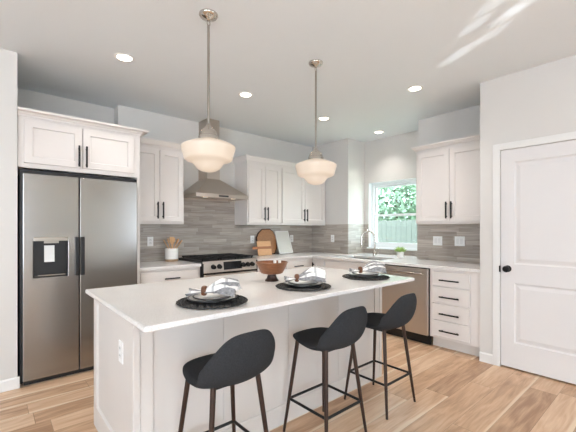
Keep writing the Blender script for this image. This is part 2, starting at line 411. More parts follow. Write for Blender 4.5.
# baseboards
def base_prof(o, h=.092): return [(0, 0), (o, 0), (o, h-.012), (o*.5, h), (0, h)]
b = nb(); prism(b, [(3.575-p, z) for p, z in base_prof(.014)], 'x', -3.95, .184); struct('baseboard_left', b, 'trim')
b = nb(); prism(b, [(XP-p, z) for p, z in base_prof(.014)], 'y', DY1+.062, PY)
struct('baseboard_pantry', b, 'trim')
b = nb(); prism(b, [(XP-p, z) for p, z in base_prof(.014)], 'y', -4.9, DY0-.062); struct('baseboard_right', b, 'trim')
# door casing
b = nb()
for y0, y1 in ((DY1, DY1+.062), (DY0-.062, DY0)): box(b, XP-.016, XP, y0, y1, 0, DH+.062, .003)
box(b, XP-.0155, XP, DY0, DY1, DH, DH+.062, .003)
struct('trim_1', b, 'trim')

# door: two sunk panels with sloped mouldings
def door_leaf():
    bm = nb(); x = XP+.004; y0, y1, z0, z1 = DY0+.003, DY1-.003, .014, DH-.003
    ys = [y0, y0+.115, y1-.108, y1]; zs = [z0, .245, .80, .975, 1.925, z1]
    g = {}
    def v(p): 
        k = tuple(round(c, 5) for c in p)
        if k not in g: g[k] = bm.verts.new(p)
        return g[k]
    for i in range(3):
        for j in range(5):
            q = [(ys[i], zs[j]), (ys[i+1], zs[j]), (ys[i+1], zs[j+1]), (ys[i], zs[j+1])]
            if i == 1 and j in (1, 3):
                c = [(q[0][0], q[0][1]), (q[1][0], q[1][1]), (q[2][0], q[2][1]), (q[3][0], q[3][1])]
                def inset(a, dx): return [(x+dx, p[0]+a*s[0], p[1]+a*s[1]) for p, s in zip(c, ((1,1),(-1,1),(-1,-1),(1,-1)))]
                L = [inset(0, 0), inset(.012, .010), inset(.022, .010), inset(.050, .002)]
                for A, B in zip(L, L[1:]):
                    for k in range(4): bm.faces.new([v(A[k]), v(A[(k+1) % 4]), v(B[(k+1) % 4]), v(B[k])])
                bm.faces.new([v(p) for p in L[-1]])
            else: bm.faces.new([v((x, p[0], p[1])) for p in q])
    box(bm, x+.0125, x+.036, y0, y1, z0, z1)
    for p in ((y0, y0+.05, z0, z1), (y1-.05, y1, z0, z1), (y0, y1, z0, z0+.05), (y0, y1, z1-.05, z1)): box(bm, x+.0005, x+.0126, *p)
    return bm
door = struct('door_1', door_leaf(), 'door')
b = nb()
prof = [(0, 0), (.031, 0), (.031, .006), (.013, .009), (.012, .028), (.020, .036), (.029, .046), (.030, .056), (.024, .066), (0, .069)]
lathe(b, prof, seg=24); kn = obj('door_knob', b, 'black', door, smooth=True); kn.location = (XP+.004, 1.084, .93); kn.rotation_euler = (0, -PI/2, 0)
b = nb(); box(b, XP-.017, XP+.003, DY1-.001, DY1+.007, .895, .955, .001); obj('strike_plate', b, 'black', door)

# window 1: vinyl single hung
win = bpy.data.objects.new('window_1', None); COL.objects.link(win); win['kind'] = 'structure'
b = nb()
XF0, XF1 = 4.80, 4.86
for y0, y1, z0, z1 in ((WY0, WY0+.045, WZ0, WZ1), (WY1-.045, WY1, WZ0, WZ1), (WY0+.045, WY1-.045, WZ1-.045, WZ1), (WY0+.045, WY1-.045, WZ0, WZ0+.05)):
    box(b, XF0, XF1, y0, y1, z0, z1, .003)
obj('window_frame', b, 'vinyl', win)
ZM = 1.515
for x0, za, zb in ((4.835, ZM-.012, WZ1-.045), (4.808, WZ0+.05, ZM+.022)):
    b = nb(); ya, yb_ = WY0+.045, WY1-.045
    box(b, x0, x0+.024, ya, ya+.034, za, zb, .002); box(b, x0, x0+.024, yb_-.034, yb_, za, zb, .002)
    box(b, x0, x0+.024, ya+.034, yb_-.034, za, za+.036, .002); box(b, x0, x0+.024, ya+.034, yb_-.034, zb-.036, zb, .002)
    s = obj('sash', b, 'vinyl', win)
    b = nb(); box(b, x0+.010, x0+.014, ya+.03, yb_-.03, za+.03, zb-.03); obj('pane', b, 'pane', s)
b = nb()
for y0, y1, z0, z1 in ((WY0-.001, WY0+.004, WZ0, WZ1), (WY1-.004, WY1+.001, WZ0, WZ1), (WY0, WY1, WZ1-.004, WZ1+.001)): box(b, XN-.001, XF0, y0, y1, z0, z1)
obj('jamb_liner', b, 'vinyl', win)
b = nb(); box(b, XN-.03, XF0, WY0-.02, WY1+.02, WZ0-.022, WZ0+.002, .004); obj('window_sill', b, 'vinyl', win)

# ------------------------------------------------------------------ outside the window
b = nb(); box(b, 5.1, 22, -8, 20, -.35, -.25); struct('ground', b, 'grass')
def fence():
    t = thing('board_fence', 'pale weathered board fence seen through the lower window pane', 'fence', (8.2, 0, -.25))
    for k in range(46):
        y = 1.2 + k*.148
        bm = nb(); hh = 1.78 + .012*math.sin(k*2.3)
        prism(bm, [(y, 0), (y+.142, 0), (y+.142, hh-.03), (y+.112, hh), (y+.03, hh), (y, hh-.03)], 'x', -.012, .012)
        obj('board', bm, 'fence', t)
    for z in (.3, 1.45):
        bm = nb(); box(bm, .013, .05, 1.2, 8.0, z, z+.09); obj('rail', bm, 'fence', t)
fence()
def tree(x, y, h, r, label, seed, n=6500):
    rr = random.Random(seed); t = thing('garden_tree', label, 'tree', (x, y, -.25), 0, 'trees behind the garden fence')
    bm = nb(); tube(bm, [(0, 0, 0), (.03, .02, h*.3), (-.02, .03, h*.6), (0, 0, h*.85)], [.13, .10, .07, .03], 10); 
    for k in range(7):
        a = k*2.4; z = h*(.3+.07*k); tube(bm, [(0, .02, z), (math.cos(a)*r*.4, math.sin(a)*r*.4, z+.35), (math.cos(a)*r*.75, math.sin(a)*r*.75, z+.8)], [.045, .03, .012], 6)
    obj('trunk', bm, 'trunk', t, smooth=True)
    bm = nb()
    for k in range(n):
        u = rr.uniform(-1, 1); a = rr.uniform(0, 2*PI); q = rr.uniform(.35, 1)**.5
        s = math.sqrt(1-u*u); p = Vector((r*q*s*math.cos(a), r*q*s*math.sin(a), h*.62 + h*.42*q*u))
        d = Vector((rr.gauss(0, 1), rr.gauss(0, 1), rr.gauss(0, 1))).normalized(); e = d.cross(Vector((rr.gauss(0, 1), rr.gauss(0, 1), rr.gauss(0, 1)))).normalized()
        L = rr.uniform(.08, .15)
        bm.faces.new([bm.verts.new(p + d*L), bm.verts.new(p + e*L*.45), bm.verts.new(p - d*L), bm.verts.new(p - e*L*.45)])
    obj('foliage', bm, 'tree', t)
tree(10.2, 9.6, 4.6, 1.5, 'leafy green tree at the left behind the fence, trunk showing', 1)
tree(11.4, 7.0, 4.8, 1.5, 'leafy green tree behind the fence, middle of the window view', 2)
tree(10.2, 3.7, 4.5, 1.45, 'leafy green tree behind the fence, at the right of the window', 3)

# ------------------------------------------------------------------ cabinets
def pull(bm, a, b_, y, vert, cross):
    """bar pull standing off the face at y; a..b_ along z (vert) or x"""
    if vert:
        box(bm, cross-.0072, cross+.0072, y-.036, y-.023, a, b_, .002)
        for z in (a+.025, b_-.025): box(bm, cross-.005, cross+.005, y-.025, y+.001, z-.005, z+.005)
    else:
        box(bm, a, b_, y-.036, y-.023, cross-.0072, cross+.0072, .002)
        for x in (a+.025, b_-.025): box(bm, x-.005, x+.005, y-.025, y+.001, cross-.005, cross+.005)
def cabinet(name, label, loc, rz, w, d, z0, z1, doors=(), drawers=(), toe=False, group=None, crown_=None, m='cab', extra=None):
    t = thing(name, label, 'cabinet', loc, rz, group)
    bm = nb(); box(bm, 0, w, 0, d, z0, z1, .0015)
    if extra: extra(bm)
    obj('carcass', bm, m, t)
    if toe:
        bm = nb(); box(bm, 0, w, .075, d, 0, z0); obj('toe_kick', bm, 'toe', t)
    for x0, x1, a, c, hx, ha, hc in doors:
        bm = nb(); rim_panel(bm, x0, x1, a, c, -.02, .0195, .058, .011); dr = obj('door', bm, m, t)
        if hx is not None:
            bm = nb(); pull(bm, ha, hc, -.02, True, hx); obj('handle', bm, 'black', dr)
    for x0, x1, a, c, hz, ha, hc in drawers:
        bm = nb(); rim_panel(bm, x0, x1, a, c, -.02, .0195, .010, .002) if c-a > .14 else box(bm, x0, x1, -.02, -.0005, a, c, .002)
        dr = obj('drawer', bm, m, t)
        if hz is not None:
            bm = nb(); pull(bm, ha, hc, -.02, False, hz); obj('handle', bm, 'black', dr)
    if crown_:
        bm = nb(); crown(bm, 0, w, 0, d, z1, *crown_[:2], **(crown_[2] if len(crown_) > 2 else {})); obj('crown', bm, m, t)
    return t
RW = -PI/2      # turns a unit to face -X (right wall)

# over the fridge (deep, with its side panel)
def fr_side(bm): box(bm, .945, .970, .0, YB-3.60-.001, 0, 1.815)
cabinet('wall_cabinet', 'white deep two-door cabinet above the stainless fridge, with crown', (.173, 3.60, 0), 0, .970, YB-3.60-.001, 1.815, 2.238,
        [(.040, .458, 1.853, 2.213, .433, 1.860, 2.050), (.466, .912, 1.853, 2.213, .492, 1.860, 2.050)],
        crown_=(False, True, dict(h=.055, out=.07)), extra=fr_side)
def wcab(label, x0, x1, doors, left, right):
    cabinet('wall_cabinet', label, (x0, 3.98, 0), 0, x1-x0, YB-3.98-.001, UB, 2.242, [(a-x0, c-x0, 1.388, 2.215, h-x0, 1.42, 1.612) for a, c, h in doors], crown_=(left, right))
wcab('white two-door wall cabinet between the fridge and the range hood', 1.1435, 1.777, [(1.16, 1.4775, 1.45), (1.482, 1.760, 1.512)], False, True)
wcab('white narrow two-door wall cabinet just right of the range hood', 2.70, 3.309, [(2.717, 3.003, 2.977), (3.008, 3.294, 3.034)], True, False)
wcab('white two-door wall cabinet in the back corner of the kitchen', 3.31, 4.285, [(3.325, 3.790, 3.762), (3.796, 4.25, 3.824)], False, False)
y0 = 2.169
cabinet('wall_cabinet', 'white two-door wall cabinet to the right of the window', (3.97, y0, 0), RW, y0-PY-.004, XR-3.97-.001, UB, 2.242,
        [(.02, .410, 1.388, 2.215, .387, 1.42, 1.612), (.416, .80, 1.388, 2.215, .444, 1.42, 1.612)], crown_=(True, False, dict(h=.068, out=.045)))
# base units on the back wall
cabinet('base_cabinet', 'white base cabinet with one drawer over doors, between fridge and range', (1.1435, 3.685, 0), 0, .701, YB-3.685-.009, .10, CT-.032,
        [(.03, .347, .13, .66, .32, .45, .62), (.353, .67, .13, .66, .38, .45, .62)], [(.03, .67, .685, .842, .765, .27, .44)], toe=True)
cabinet('base_cabinet', 'white base cabinet with drawer fronts right of the range', (2.621, 3.685, 0), 0, 1.065, YB-3.685-.009, .10, CT-.032,
        [(.03, .50, .13, .66, .47, .45, .62), (.53, .96, .13, .66, .56, .45, .62)], [(.03, .50, .685, .842, .765, .18, .35), (.53, .96, .685, .842, .765, .66, .83)], toe=True)
# base units on the right wall
cabinet('base_cabinet', 'white narrow corner base cabinet with a small black pull', (3.69, 3.684, 0), RW, .268, .60, .10, CT-.032,
        [(.03, .255, .13, .842, .045, .74, .80)], toe=True)
cabinet('base_cabinet', 'white sink base cabinet left of the dishwasher', (3.69, 3.414, 0), RW, .955, .60, .10, .62,
        [(.03, .467, .13, .605, .44, .42, .58), (.473, .925, .13, .605, .50, .42, .58)], toe=True,
        extra=lambda bm: (box(bm, 0, .955, 0, .018, .62, CT-.032), box(bm, .03, .925, -.02, 0, .685, .842, .002), box(bm, 0, .018, .018, .6, .62, CT-.032), box(bm, .937, .955, .018, .6, .62, CT-.032)))
Y0 = 1.850
dz = [(.688, .842, .752), (.502, .678, .572), (.322, .492, .391), (.140, .312, .210)]
cabinet('base_cabinet', 'white base cabinet with a stack of four drawers beside the pantry', (3.69, Y0, 0), RW, Y0-PY-.002, .60, .115, CT-.032,
        drawers=[(.03, .425, a, c, hz, .122, .328) for a, c, hz in dz], toe=True)

# worktops
b = nb(); slab_cells(b, [1.1435, 1.8445], [3.655, YB-.009], [(0, 0)], CT-.032, CT)
tag(obj('countertop', b, 'quartz', bev=.003), 'white quartz countertop piece between the fridge and the range', 'countertop')
SX0, SX1, SY0, SY1 = 3.79, 4.17, 2.56, 3.28
xs = [2.620, 3.655, SX0, SX1, XR-.009, XN-.009]; ys = [PY+.002, NY0+.009, SY0, SY1, NY1-.009, 3.655, YB-.009]
keep = [(i, 5) for i in range(4)] + [(i, j) for i in (1, 2, 3) for j in range(5)] + [(4, j) for j in (1, 2, 3)]
keep.remove((2, 2))
b = nb(); slab_cells(b, xs, ys, keep, CT-.032, CT)
tag(obj('countertop', b, 'quartz', bev=.003), 'white quartz corner countertop running under the window to the pantry', 'countertop')
# sink
t = thing('sink', 'stainless undermount sink set in the counter below the window', 'sink', ((SX0+SX1)/2, (SY0+SY1)/2, CT-.24))
b = nb(); hx, hy = (SX1-SX0)/2+.004, (SY1-SY0)/2+.004
box(b, -hx, hx, -hy, hy, 0, .004)
for x0, x1, ya, yb_ in ((-hx, -hx+.004, -hy, hy), (hx-.004, hx, -hy, hy), (-hx, hx, -hy, -hy+.004), (-hx, hx, hy-.004, hy)): box(b, x0, x1, ya, yb_, .0, .2075)
obj('basin', b, 'sinksteel', t)
b = nb(); lathe(b, [(0, .004), (.045, .004), (.042, .008), (.03, .006), (0, .006)], seg=24); obj('drain', b, 'chrome', t, smooth=True)
# faucet
t = thing('faucet', 'chrome gooseneck faucet with side lever behind the sink', 'faucet', (4.225, 2.95, CT), 0)
b = nb(); lathe(b, [(0, 0), (.029, 0), (.029, .008), (.021, .014), (.020, .07), (.017, .075), (0, .075)], seg=20); obj('base', b, 'chrome', t, smooth=True)
b = nb(); pts = [(0, 0, .07), (0, 0, .27)]
for k in range(1, 13):
    a = PI*k/12*1.06; pts.append((-.095+.095*math.cos(a), .0, .27+.10*math.sin(a)))
pts.append((-.193, 0, .215)); tube(b, [(p[0]*.75, p[0]*-.66, p[2]) for p in pts], .0125, 12); obj('spout', b, 'chrome', t, smooth=True)
b = nb(); e = Vector(pts[-1]); ex, ey = e.x*.75, e.x*-.66
tube(b, [(ex, ey, .225), (ex+.001, ey, .17), (ex+.001, ey, .13)], [.015, .018, .016], 12); obj('spray_head', b, 'chrome', t, smooth=True)
b = nb(); tube(b, [(.0, -.018, .045), (0, -.055, .05)], .012, 10); tube(b, [(0, -.05, .05), (-.02, -.075, .075), (-.03, -.085, .12)], [.008, .007, .006], 8); obj('lever', b, 'chrome', t, smooth=True)

# dishwasher
t = thing('dishwasher', 'stainless dishwasher between sink cabinet and drawers', 'dishwasher', (3.69, 2.455, 0), RW)
b = nb(); box(b, .004, .60, .002, .58, .10, CT-.034); obj('tub', b, 'blackplastic', t)
b = nb(); box(b, .008, .596, -.03, .001, .115, .855, .006); dd = obj('door', b, 'steel2', t)
b = nb(); tube(b, [(.05, -.066, .80), (.554, -.066, .80)], .0115, 12)
for x in (.075, .529): tube(b, [(x, -.03, .80), (x, -.066, .80)], .008, 8)
obj('handle', b, 'nickel', dd, smooth=True)
b = nb(); box(b, .008, .596, .035, .05, .003, .112); obj('kick_plate', b, 'blackplastic', t)

# ------------------------------------------------------------------ refrigerator
FX, FY = .200, 3.545
t = thing('refrigerator', 'stainless side-by-side refrigerator with black handles and water dispenser', 'refrigerator', (FX, FY, 0))
b = nb(); box(b, .0, .903, .06, .78, .02, 1.755, .003); box(b, -.014, .003, .05, .5, .02, 1.775); box(b, -.014, .913, .052, .10, 1.757, 1.797)  # thin black strips stand for the shaded gaps left of and above the fridge
obj('body_and_gap_shade', b, 'blackplastic', t)
b = nb(); box(b, .01, .893, .035, .06, .004, .045); obj('base_grille', b, 'blackplastic', t)
def fdoor(x0, x1, hole=None):
    bm = nb(); r = .012
    xs = [x0, x1]; zs = [.045, 1.762]
    if hole:
        hx0, hx1, hz0, hz1 = hole; xs = [x0, hx0, hx1, x1]; zs = [.045, hz0, hz1, 1.762]
    keep = [(i, j) for i in range(len(xs)-1) for j in range(len(zs)-1)]
    if hole: keep.remove((1, 1))
    slab_cells(bm, xs, zs, keep, -.0, .056)
    for v in bm.verts: v.co = (v.co.x, v.co.z, v.co.y)
    return bm
HOLE = (.073, .318, -0.0+.893, 1.200)
fl = obj('freezer_door', fdoor(.003, .401, HOLE), 'steel', t, bev=.006)
frr = obj('fridge_door', fdoor(.409, .902), 'steel', t, bev=.006)
for dr, x in ((fl, .371), (frr, .414)):
    b = nb(); box(b, x, x+.030, -.022, .002, .890, 1.232, .004); obj('handle', b, 'blackplastic', dr)
b = nb(); h = HOLE
box(b, h[0], h[1], .044, .052, h[2], h[3]); box(b, h[0], h[0]+.006, .0, .05, h[2], h[3]); box(b, h[1]-.006, h[1], 0, .05, h[2], h[3])
box(b, h[0], h[1], 0, .05, h[2], h[2]+.012); box(b, h[0], h[1], .002, .045, h[3]-.03, h[3])
obj('dispenser_recess', b, 'blackplastic', fl)
b = nb(); box(b, h[0]-.002, h[1]+.002, -.004, .02, h[3], h[3]+.03, .002); box(b, .145, .250, -.003, .03, h[3]-.02, h[3], .001); obj('dispenser_panel', b, 'nickel', fl)
b = nb(); prism(b, [(.030, 1.16), (.042, 1.16), (.040, 1.02), (.020, 1.02)], 'x', .150, .222); obj('dispenser_paddle', b, 'slot', fl)
b = nb(); box(b, h[0]+.03, h[1]-.02, -.002, .012, h[2]+.012, h[2]+.02, .002); obj('drip_tray', b, 'nickel', fl)

# ------------------------------------------------------------------ range and hood
RX0, RX1 = 1.848, 2.617; RWD = RX1-RX0
t = thing('range', 'stainless gas range with black grates, under the hood', 'stove', (RX0, 3.62, 0))
b = nb(); box(b, 0, RWD, .05, YB-3.62-.01, .02, .895); box(b, 0, .008, .0, .06, .09, .90); box(b, RWD-.008, RWD, .0, .06, .09, .90); obj('oven_body', b, 'iron', t)
b = nb(); prism(b, [(.0, .785), (.06, .785), (.06, .915), (.035, .925), (.02, .918)], 'x', .010, RWD-.010); cp = obj('control_panel', b, 'steel2', t, bev=.003)
def slope(z): return .02*(z-.785)/.133
b = nb(); prism(b, [(slope(.81)-.004, .81), (slope(.81)+.01, .81), (slope(.905)+.01, .905), (slope(.905)-.004, .905)], 'x', .275, .53); obj('display', b, 'display', cp)
for x in (.136, .215, .555, .622, .688):
    b = nb(); tube(b, [(x, slope(.855)+.003, .855), (x, slope(.855)-.012, .853), (x, slope(.855)-.036, .850)], [.030, .027, .022], 20); obj('knob', b, 'iron', cp, smooth=True)
    b = nb()
b.free()
b = nb(); box(b, .0, RWD, .03, YB-3.62-.012, .896, .925, .004); obj('cooktop', b, 'iron', t)
for k in range(3):
    x0 = .02+k*.245; x1 = x0+.238
    b = nb()
    for x in (x0, (x0+x1)/2-.006, x1-.012): box(b, x, x+.012, .07, .62, .938, .956)
    for y in (.07, .2, .34, .48, .608): box(b, x0, x1, y, y+.012, .940, .957)
    for x in (x0+.01, x1-.02):
        for y in (.08, .60): box(b, x, x+.01, y, y+.01, .9255, .94)
    obj('grate', b, 'iron', t)
for x, y in ((.14, .2), (.14, .48), (.385, .34), (.63, .2), (.63, .48)):
    b = nb(); lathe(b, [(0, .925), (.045, .925), (.042, .934), (0, .936)], x, y, 20); obj('burner', b, 'iron', t, smooth=True)
b = nb(); box(b, .012, RWD-.012, .005, .05, .26, .765, .004); od = obj('oven_door', b, 'steel2', t)
b = nb(); box(b, .11, RWD-.11, .0, .006, .36, .66, .002); obj('oven_window', b, 'darkglass', od)
b = nb(); tube(b, [(.05, -.045, .725), (RWD-.05, -.045, .725)], .012, 12)
for x in (.08, RWD-.08): tube(b, [(x, .006, .725), (x, -.045, .725)], .008, 8)
obj('handle', b, 'nickel', od, smooth=True)
b = nb(); box(b, .012, RWD-.012, .008, .05, .10, .245, .004); obj('storage_drawer', b, 'steel2', t)

t = thing('range_hood', 'stainless pyramid chimney range hood above the stove', 'range hood', (2.224, YB-.001, 0))
HY = -(YB-3.80); hw = .375; lz0, lz1 = 1.690, 1.735; cz = 1.955; cw = .092; cyf = -.250
b = nb(); R_ = []
for (w_, yf, z) in ((hw, HY, lz0), (hw, HY, lz1), (cw, cyf, cz)):
    R_.append([b.verts.new(p) for p in ((-w_, yf, z), (w_, yf, z), (w_, 0, z), (-w_, 0, z))])
for A, B in zip(R_, R_[1:]):
    for k in range(4): b.faces.new((A[k], A[(k+1) % 4], B[(k+1) % 4], B[k]))
b.faces.new(R_[2])
I = [b.verts.new(p) for p in ((-hw+.02, HY+.02, lz0), (hw-.02, HY+.02, lz0), (hw-.02, -.02, lz0), (-hw+.02, -.02, lz0))]
J = [b.verts.new((v.co.x, v.co.y, lz0+.02)) for v in I]
for k in range(4):
    b.faces.new((R_[0][(k+1) % 4], R_[0][k], I[k], I[(k+1) % 4])); b.faces.new((I[(k+1) % 4], I[k], J[k], J[(k+1) % 4]))
b.faces.new(J[::-1])
obj('canopy', b, 'hood', t)
b = nb(); box(b, -cw, cw, cyf, 0, cz-.002, 2.36, .002); box(b, -cw+.004, cw-.004, cyf+.004, 0, 2.36, H-.001); obj('chimney', b, 'hood', t)
for x in (-.2, .2):
    b = nb(); lathe(b, [(0, lz0+.004), (.032, lz0+.004), (.032, lz0+.019), (0, lz0+.019)], x, HY+.10, 20); obj('lamp', b, 'hoodlamp', t, smooth=True)
b = nb(); box(b, -.07, .07, HY-.002, HY+.002, lz0+.012, lz0+.034, .001); obj('button_strip', b, 'blackplastic', t)

# ------------------------------------------------------------------ island
IX0, IX1, IYF, IYB = .525, 2.625, 1.76, 2.588
TZ = CT-.026
t = thing('kitchen_island', 'white painted kitchen island with panelled end and back', 'kitchen island', (IX0, IYF, 0))
iw, idp = IX1-IX0, IYB-IYF
b = nb(); box(b, .02, iw-.02, .021, idp, .0, TZ); obj('carcass', b, 'island', t)
b = nb()                                                # end panel facing -X
xs_ = [0, .05, idp-.075, idp]; zs_ = [.0, .135, TZ-.06, TZ]
def endpanel(bm, xo, sgn):
    def P(y, z, d): return (xo + sgn*d, y, z)
    A = [(0, 0), (idp, 0), (idp, TZ), (0, TZ)]; B = [(.012, .135), (idp-.075, .135), (idp-.075, TZ-.055), (.012, TZ-.055)]
    C = [(.014, .147), (idp-.085, .147), (idp-.085, TZ-.058), (.014, TZ-.058)]
    a = [bm.verts.new(P(*p, 0)) for p in A]; bb = [bm.verts.new(P(*p, 0)) for p in B]; c = [bm.verts.new(P(*p, .010)) for p in C]; k_ = [bm.verts.new(P(*p, .0195)) for p in A]
    for U, V in ((a, bb), (bb, c)):
        for i in range(4): bm.faces.new((U[i], U[(i+1) % 4], V[(i+1) % 4], V[i]))
    bm.faces.new(c); bm.faces.new(k_)
    for i in range(4): bm.faces.new((a[i], a[(i+1) % 4], k_[(i+1) % 4], k_[i]))
endpanel(b, 0, 1); obj('end_panel', b, 'island', t)
b = nb(); endpanel(b, iw, -1); obj('end_panel', b, 'island', t)
for x0, x1 in ((.001, .034), (iw-.034, iw-.001)):
    b = nb(); box(b, x0, x1, -.004, .020, 0, TZ, .002); obj('corner_post', b, 'island', t)
for x0, x1 in ((.035, .098), (iw-.100, iw-.035)):
    b = nb(); box(b, x0, x1, 0, .020, 0, TZ, .002); obj('pilaster', b, 'island', t)
cuts = [.099, 1.035-IX0, 1.535-IX0, 2.051-IX0, iw-.101]
for x0, x1 in zip(cuts, cuts[1:]):
    b = nb(); box(b, x0+.0012, x1-.0012, .008, .0205, 0, TZ, .001); obj('back_panel', b, 'island', t)
b = nb(); prism(b, [(.008-p, z) for p, z in base_prof(.013, .125)], 'x', .099, iw-.101); obj('baseboard', b, 'island', t)
for k in range(3):                                     # doors on the working side
    x0 = .04 + k*.68
    b = nb(); rim_panel(b, -x0-.66, -x0, .12, .84, -.02, .0195, .058, .011)
    for v in b.verts: v.co = (-v.co.x, idp-v.co.y, v.co.z)
    obj('door', b, 'island', t)
b = nb(); slab_cells(b, [.480, 2.645], [1.456, 2.616], [(0, 0)], TZ, CT)
tag(obj('island_countertop', b, 'quartz', bev=.005), 'large white quartz slab with overhang on top of the island', 'countertop')

# outlets and switches (flush plates)
def plate(name, label, cat, loc, rz, gang=1, rocker=True, group=None):
    t = thing(name, label, cat, loc, rz, group)
    wd = .072 + .046*(gang-1)
    b = nb(); box(b, -wd/2, wd/2, -.006, 0, -.058, .058, .003); obj('cover_plate', b, 'plate', t)
    for g in range(gang):
        x = (g-(gang-1)/2)*.046
        if cat == 'light switch':
            b = nb(); prism(b, [(-.006, -.033), (-.0105, -.033), (-.007, .033), (-.006, .033)], 'x', x-.0165, x+.0165); obj('rocker', b, 'slot', t)
        else:
            for z in (-.020, .020):
                b = nb(); box(b, x-.0165, x+.0165, -.0085, -.005, z-.0145, z+.0145, .002); s = obj('socket', b, 'slot', t)
                b = nb()
                for dx in (-.006, .006): box(b, x+dx-.001, x+dx+.001, -.009, -.008, z-.002, z+.007)
                obj('slot', b, 'blackplastic', s)
yb = YB-.008; xr = XR-.008
plate('wall_outlet', 'white outlet on the grey tile beside the fridge', 'outlet', (1.489, yb, 1.146), 0, group='backsplash outlets')
plate('wall_outlet', 'white outlet on the grey tile left of the cutting boards', 'outlet', (3.012, yb, 1.14), 0, group='backsplash outlets')
plate('wall_outlet', 'white outlet on the grey tile right of the pale leaning board', 'outlet', (3.808, yb, 1.14), 0, group='backsplash outlets')
plate('wall_outlet', 'white outlet on the short tiled wall left of the sink', 'outlet', (xr, 3.82, 1.141), RW, group='backsplash outlets')
plate('light_switch', 'white double switch plate near the window, left of the pair', 'light switch', (xr, 2.051, 1.15), RW, 2, group='switch plates under the right cabinet')
plate('light_switch', 'white double switch plate nearer the pantry, right of the pair', 'light switch', (xr, 1.781, 1.152), RW, 2, group='switch plates under the right cabinet')
plate('wall_outlet', 'white outlet set in the end panel of the island', 'outlet', (IX0+.010, 1.985, .642), RW)

# ------------------------------------------------------------------ bar stools
def stool(label):
    t = thing('bar_stool', label, 'stool', (0, 0, 0), 0, 'stools along the island')
    # unrolled spoon shape: profile from the front lip along the seat and up the back
    prof = [(.215, .600), (.17, .608), (.08, .604), (-.02, .598), (-.10, .598), (-.160, .612), (-.204, .652), (-.228, .710), (-.240, .775), (-.246, .846)]
    cum = [0]
    for p, q in zip(prof, prof[1:]): cum.append(cum[-1] + math.dist(p, q))
    def at(s):
        s = max(0, min(.99999, s))*cum[-1]
        for i in range(len(prof)-1):
            if s <= cum[i+1]:
                f = (s-cum[i])/(cum[i+1]-cum[i]); p0, p1 = prof[max(i-1, 0)], prof[min(i+2, len(prof)-1)]; a, c = prof[i], prof[i+1]
                def cr(k): return .5*(2*a[k] + (c[k]-p0[k])*f + (2*p0[k]-5*a[k]+4*c[k]-p1[k])*f*f + (3*a[k]-p0[k]-3*c[k]+p1[k])*f**3)
                return Vector((0, cr(0), cr(1)))
    n = 25; V = [{}, {}]; bm = nb()
    for i in range(n):
        for j in range(n):
            a, c = -1+2*i/(n-1), -1+2*j/(n-1)
            p, q = a*math.sqrt(1-c*c/2), c*math.sqrt(1-a*a/2)        # square to disc
            r = min(1, math.hypot(p, q)); k = 1; ex = 2.2 if q < 0 else 2.55
            if r > 1e-6:                                              # fuller than an ellipse
                ca, sa = p/r, q/r; k = (abs(ca)**ex + abs(sa)**ex)**(-1/ex)
            p, q = p*k, q*k; s = (q+1)/2
            P = at(s); T = (at(s+.01)-at(s-.01)).normalized(); nn = Vector((0, T.z, -T.y))
            if nn.z < 0 and s < .5: nn = -nn
            if s >= .5 and nn.y < 0: nn = -nn
            back = max(0, min(1, (s-.49)/.22)); back = back*back*(3-2*back)
            half = .208 + .004*back
            lift = (.012 + .055*back*(1-.35*max(0, (s-.75)/.25)))*p*p
            base = P + Vector((half*p, 0, 0)) + nn*lift
            if .42 < s < .74: base.z += .008*(p*p)*math.sin(PI*(s-.42)/.32)   # sides sweep up into the back
            th = (.034 - .010*back)*max(0, 1-r**5)**.5
            edge = i in (0, n-1) or j in (0, n-1)
            V[0][i, j] = bm.verts.new(base + nn*th*.6)
            V[1][i, j] = V[0][i, j] if edge else bm.verts.new(base - nn*th*(.70 + .25*back))
    for i in range(n-1):
        for j in range(n-1):
            bm.faces.new((V[0][i,j], V[0][i+1,j], V[0][i+1,j+1], V[0][i,j+1]))
            bm.faces.new((V[1][i,j+1], V[1][i+1,j+1], V[1][i+1,j], V[1][i,j]))
    o = obj('seat_shell', bm, 'fabric', t, smooth=True)
    sb = o.modifiers.new('sub', 'SUBSURF'); sb.levels = 1; sb.render_levels = 1
    for sx, sy in ((-1, 1), (1, 1), (-1, -1), (1, -1)):
        bm = nb(); tube(bm, [(sx*.122, sy*.122, .594), (sx*.160, sy*.160, .23), (sx*.185, sy*.185, .0)], [.0135, .0115, .0085], 12); obj('leg', bm, 'leg', t, smooth=True)
    bm = nb(); q = .1610
    for (x0, y0_), (x1, y1_) in (((-q, q), (q, q)), ((q, q), (q, -q)), ((q, -q), (-q, -q)), ((-q, -q), (-q, q))):
        tube(bm, [(x0, y0_, .215), (x1, y1_, .215)], .0085, 8)
    obj('footrest', bm, 'black', t, smooth=True)
    bm = nb(); box(bm, -.10, .10, -.10, .10, .560, .580, .003); obj('seat_plate', bm, 'black', t)
    return t
st = stool('charcoal fabric bar stool nearest the end of the island with the outlet')
st.location = (.882, 1.512, 0)
dup(st, (1.614, 1.503, 0), 'middle charcoal fabric bar stool, front of the wooden bowl')
dup(st, (2.236, 1.518, 0), 'charcoal fabric bar stool farthest along, in front of the dishwasher')

